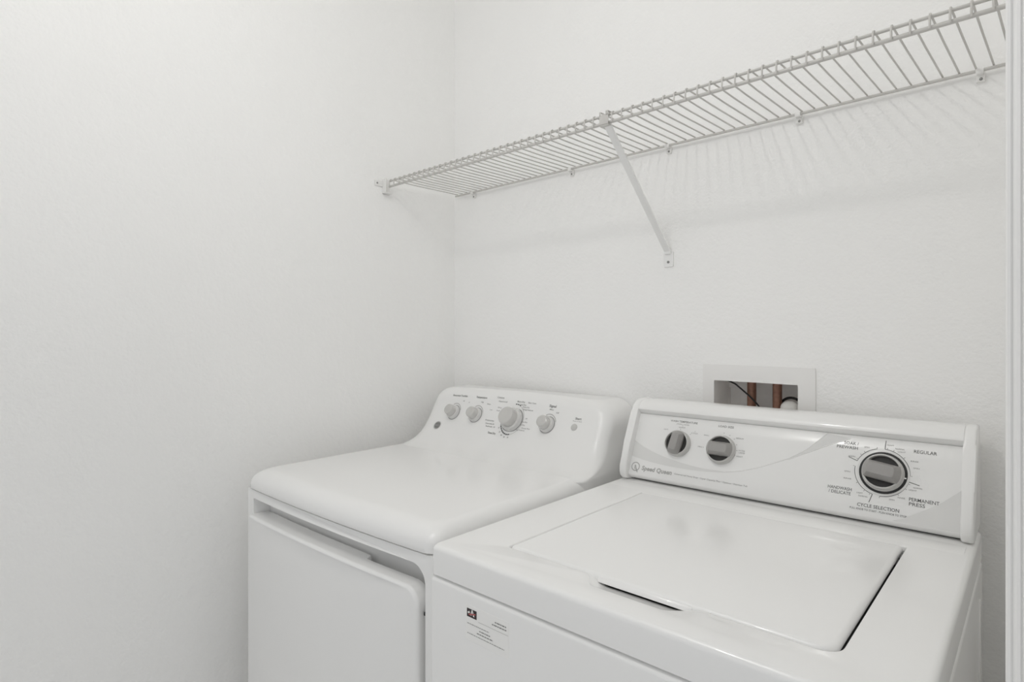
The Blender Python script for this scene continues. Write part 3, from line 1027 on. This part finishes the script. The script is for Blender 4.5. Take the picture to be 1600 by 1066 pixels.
def dots(bm, l, r=0.0008):
    for p, q in l:
        add_poly(bm, arc(p, q, r, 0, 324, 9), fp)
bm = bmesh.new()
add_text(bm, 'WASH TEMPERATURE', 0.0790, 0.1455, 0.1355, 0.0044, fp, 0.015)
add_text(bm, '(WASH / RINSE)', 0.0955, 0.1265, 0.1300, 0.0025, fp)
add_text(bm, 'HOT', 0.0665, 0.0770, 0.1140, 0.0026, fp)
add_text(bm, 'WARM', 0.1015, 0.1175, 0.1225, 0.0028, fp)
add_text(bm, 'W', 0.1092, 0.1122, 0.1268, 0.0024, fp)
add_text(bm, 'COLD', 0.1345, 0.1500, 0.1125, 0.0028, fp)
add_text(bm, 'C', 0.1420, 0.1445, 0.1168, 0.0024, fp)
dots(bm, [(0.1070, 0.1195), (0.1330, 0.1105)])
tag(finish('temperature_lettering', bm, 'ink_grey', WSH, smooth=0), kind='stuff')
bm = bmesh.new()
add_text(bm, 'LOAD SIZE', 0.1945, 0.2290, 0.1350, 0.0044, fp, 0.015)
add_text(bm, 'MINI', 0.1555, 0.1650, 0.0838, 0.0027, fp)
add_text(bm, 'SMALL', 0.1645, 0.1770, 0.1115, 0.0027, fp)
add_text(bm, 'MEDIUM', 0.2370, 0.2535, 0.1130, 0.0027, fp)
add_text(bm, 'EXTRA', 0.2465, 0.2600, 0.0872, 0.0027, fp)
add_text(bm, 'LARGE', 0.2470, 0.2605, 0.0825, 0.0027, fp)
add_text(bm, 'RESET', 0.2440, 0.2570, 0.0740, 0.0027, fp)
dots(bm, [(0.1680, 0.0850), (0.2095, 0.1225), (0.2230, 0.1190), (0.2335, 0.1120), (0.2405, 0.1000), (0.2430, 0.0875), (0.2400, 0.0765)])
tag(finish('load_size_lettering', bm, 'ink_grey', WSH, smooth=0), kind='stuff')
words([('SOAK /', 0.4455, 0.4705, 0.1290, 0.0058, 0.004), ('PREWASH', 0.4335, 0.4695, 0.1205, 0.0058, 0.004), ('REGULAR', 0.5590, 0.5930, 0.1270, 0.0060, 0.004),
       ('HANDWASH', 0.4250, 0.4655, 0.0405, 0.0058, 0.004), ('/ DELICATE', 0.4270, 0.4645, 0.0325, 0.0058, 0.004), ('PERMANENT', 0.5560, 0.6000, 0.0400, 0.0060, 0.004),
       ('PRESS', 0.5563, 0.5800, 0.0318, 0.0060, 0.004), ('CYCLE SELECTION', 0.4765, 0.5425, 0.0160, 0.0060, 0.006),
       ('PULL KNOB TO START - PUSH KNOB TO STOP', 0.4650, 0.5540, 0.0092, 0.0036, 0.0)], fp, 'ink_dark', WSH)
bm = bmesh.new()
for s, a, b, h in (('HEAVY', .5165, .5280, .1350), ('NORMAL', .5300, .5452, .1297), ('LIGHT', .5343, .5465, .1245), ('RINSE', .5550, .5668, .1100), ('SPIN', .5594, .5685, .0978),
                   ('NORMAL', .5612, .5750, .0628), ('LIGHT', .5547, .5665, .0580), ('RINSE', .5390, .5500, .0414), ('SPIN', .5259, .5342, .0355),
                   ('LIGHT', .4740, .4842, .0388), ('NORMAL', .4775, .4927, .0335), ('RINSE', .4505, .4632, .0622), ('SPIN', .4505, .4602, .0755),
                   ('NORMAL', .4553, .4672, .1055), ('SPIN', .4800, .4885, .1262)):
    add_text(bm, s, a, b, h, 0.0026, fp)
tag(finish('step_lettering', bm, 'ink_grey', WSH, smooth=0), kind='stuff')
bm = bmesh.new()
cx, cy, rr = 0.5115, 0.0837, 0.0440
for a0, a1 in ((87, 0), (-14, -91), (-106, -187), (159, 103)):
    add_stroke(bm, arc(cx, cy, rr, a0, a1, 26), 0.0009, fp)
    c, s = math.cos(math.radians(a0)), math.sin(math.radians(a0))
    add_stroke(bm, [(cx + rr * c, cy + rr * s), (cx + 0.0605 * c, cy + 0.0605 * s)], 0.0011, fp)
    for a in (a1, a0 - 5, a0 - 18, (a0 + a1) / 2):
        c, s = math.cos(math.radians(a)), math.sin(math.radians(a))
        add_stroke(bm, [(cx + (rr + .0008) * c, cy + (rr + .0008) * s), (cx + 0.0475 * c, cy + 0.0475 * s)], 0.0006, fp)
tag(finish('cycle_scale', bm, 'ink_dark', WSH, smooth=0), kind='stuff')

# paper sticker on the front
fs0 = lambda p, q: D(p, 0.70215, q)
bm = bmesh.new()
add_prism(bm, rrect(0.0590, 0.1500, 0.7870, 0.8410, 0.0015, 2), 0.7015, 0.70195, lambda p, q, a: D(p, a, q))
st = tag(finish('sticker', bm, 'sticker', WSH, smooth=0), 'white paper sticker printed with a small dark logo')
bm = bmesh.new()
add_poly(bm, [(0.0620, 0.8235), (0.0835, 0.8235), (0.0835, 0.8365), (0.0620, 0.8365)], fs0)
finish('sticker_logo', bm, 'sticker_black', st, smooth=0)
bm = bmesh.new()
fs1 = lambda p, q: D(p, 0.7023, q)
add_poly(bm, [(0.0632, 0.8300), (0.0672, 0.8330), (0.0690, 0.8305), (0.0655, 0.8285)], fs1)
add_poly(bm, [(0.0700, 0.8268), (0.0728, 0.8362), (0.0746, 0.8362), (0.0722, 0.8268)], fs1)
add_poly(bm, [(0.0746, 0.8362), (0.0728, 0.8362), (0.0762, 0.8262), (0.0788, 0.8262)], fs1)
finish('sticker_logo_mark', bm, 'sticker', st, smooth=0)
bm = bmesh.new()
add_poly(bm, [(0.0660, 0.8285), (0.0810, 0.8320), (0.0815, 0.8300), (0.0665, 0.8262)], lambda p, q: D(p, 0.7024, q))
finish('sticker_logo_stripe', bm, 'sticker_red', st, smooth=0)
bm = bmesh.new()
rnd = random.Random(8)
def dash_line(bm, x0, x1, y, h):
    x = x0
    while x < x1:
        w = rnd.uniform(0.0022, 0.0062)
        add_poly(bm, [(x, y), (min(x + w, x1), y), (min(x + w, x1), y + h), (x, y + h)], fs0)
        x += w + 0.0009
dash_line(bm, 0.122, 0.1455, 0.8318, 0.0018)
dash_line(bm, 0.116, 0.1455, 0.8270, 0.0018)
dash_line(bm, 0.063, 0.110, 0.8128, 0.0010)
dash_line(bm, 0.089, 0.112, 0.8072, 0.0016)
dash_line(bm, 0.084, 0.118, 0.8025, 0.0016)
dash_line(bm, 0.063, 0.141, 0.7975, 0.0010)
tag(finish('sticker_print', bm, 'ink_grey', st, smooth=0), kind='stuff')
bm = bmesh.new()
add_poly(bm, [(0.087, 0.8212), (0.149, 0.8212), (0.149, 0.8217), (0.087, 0.8217)], fs0)
finish('sticker_rule', bm, 'ink_pale', st, smooth=0)
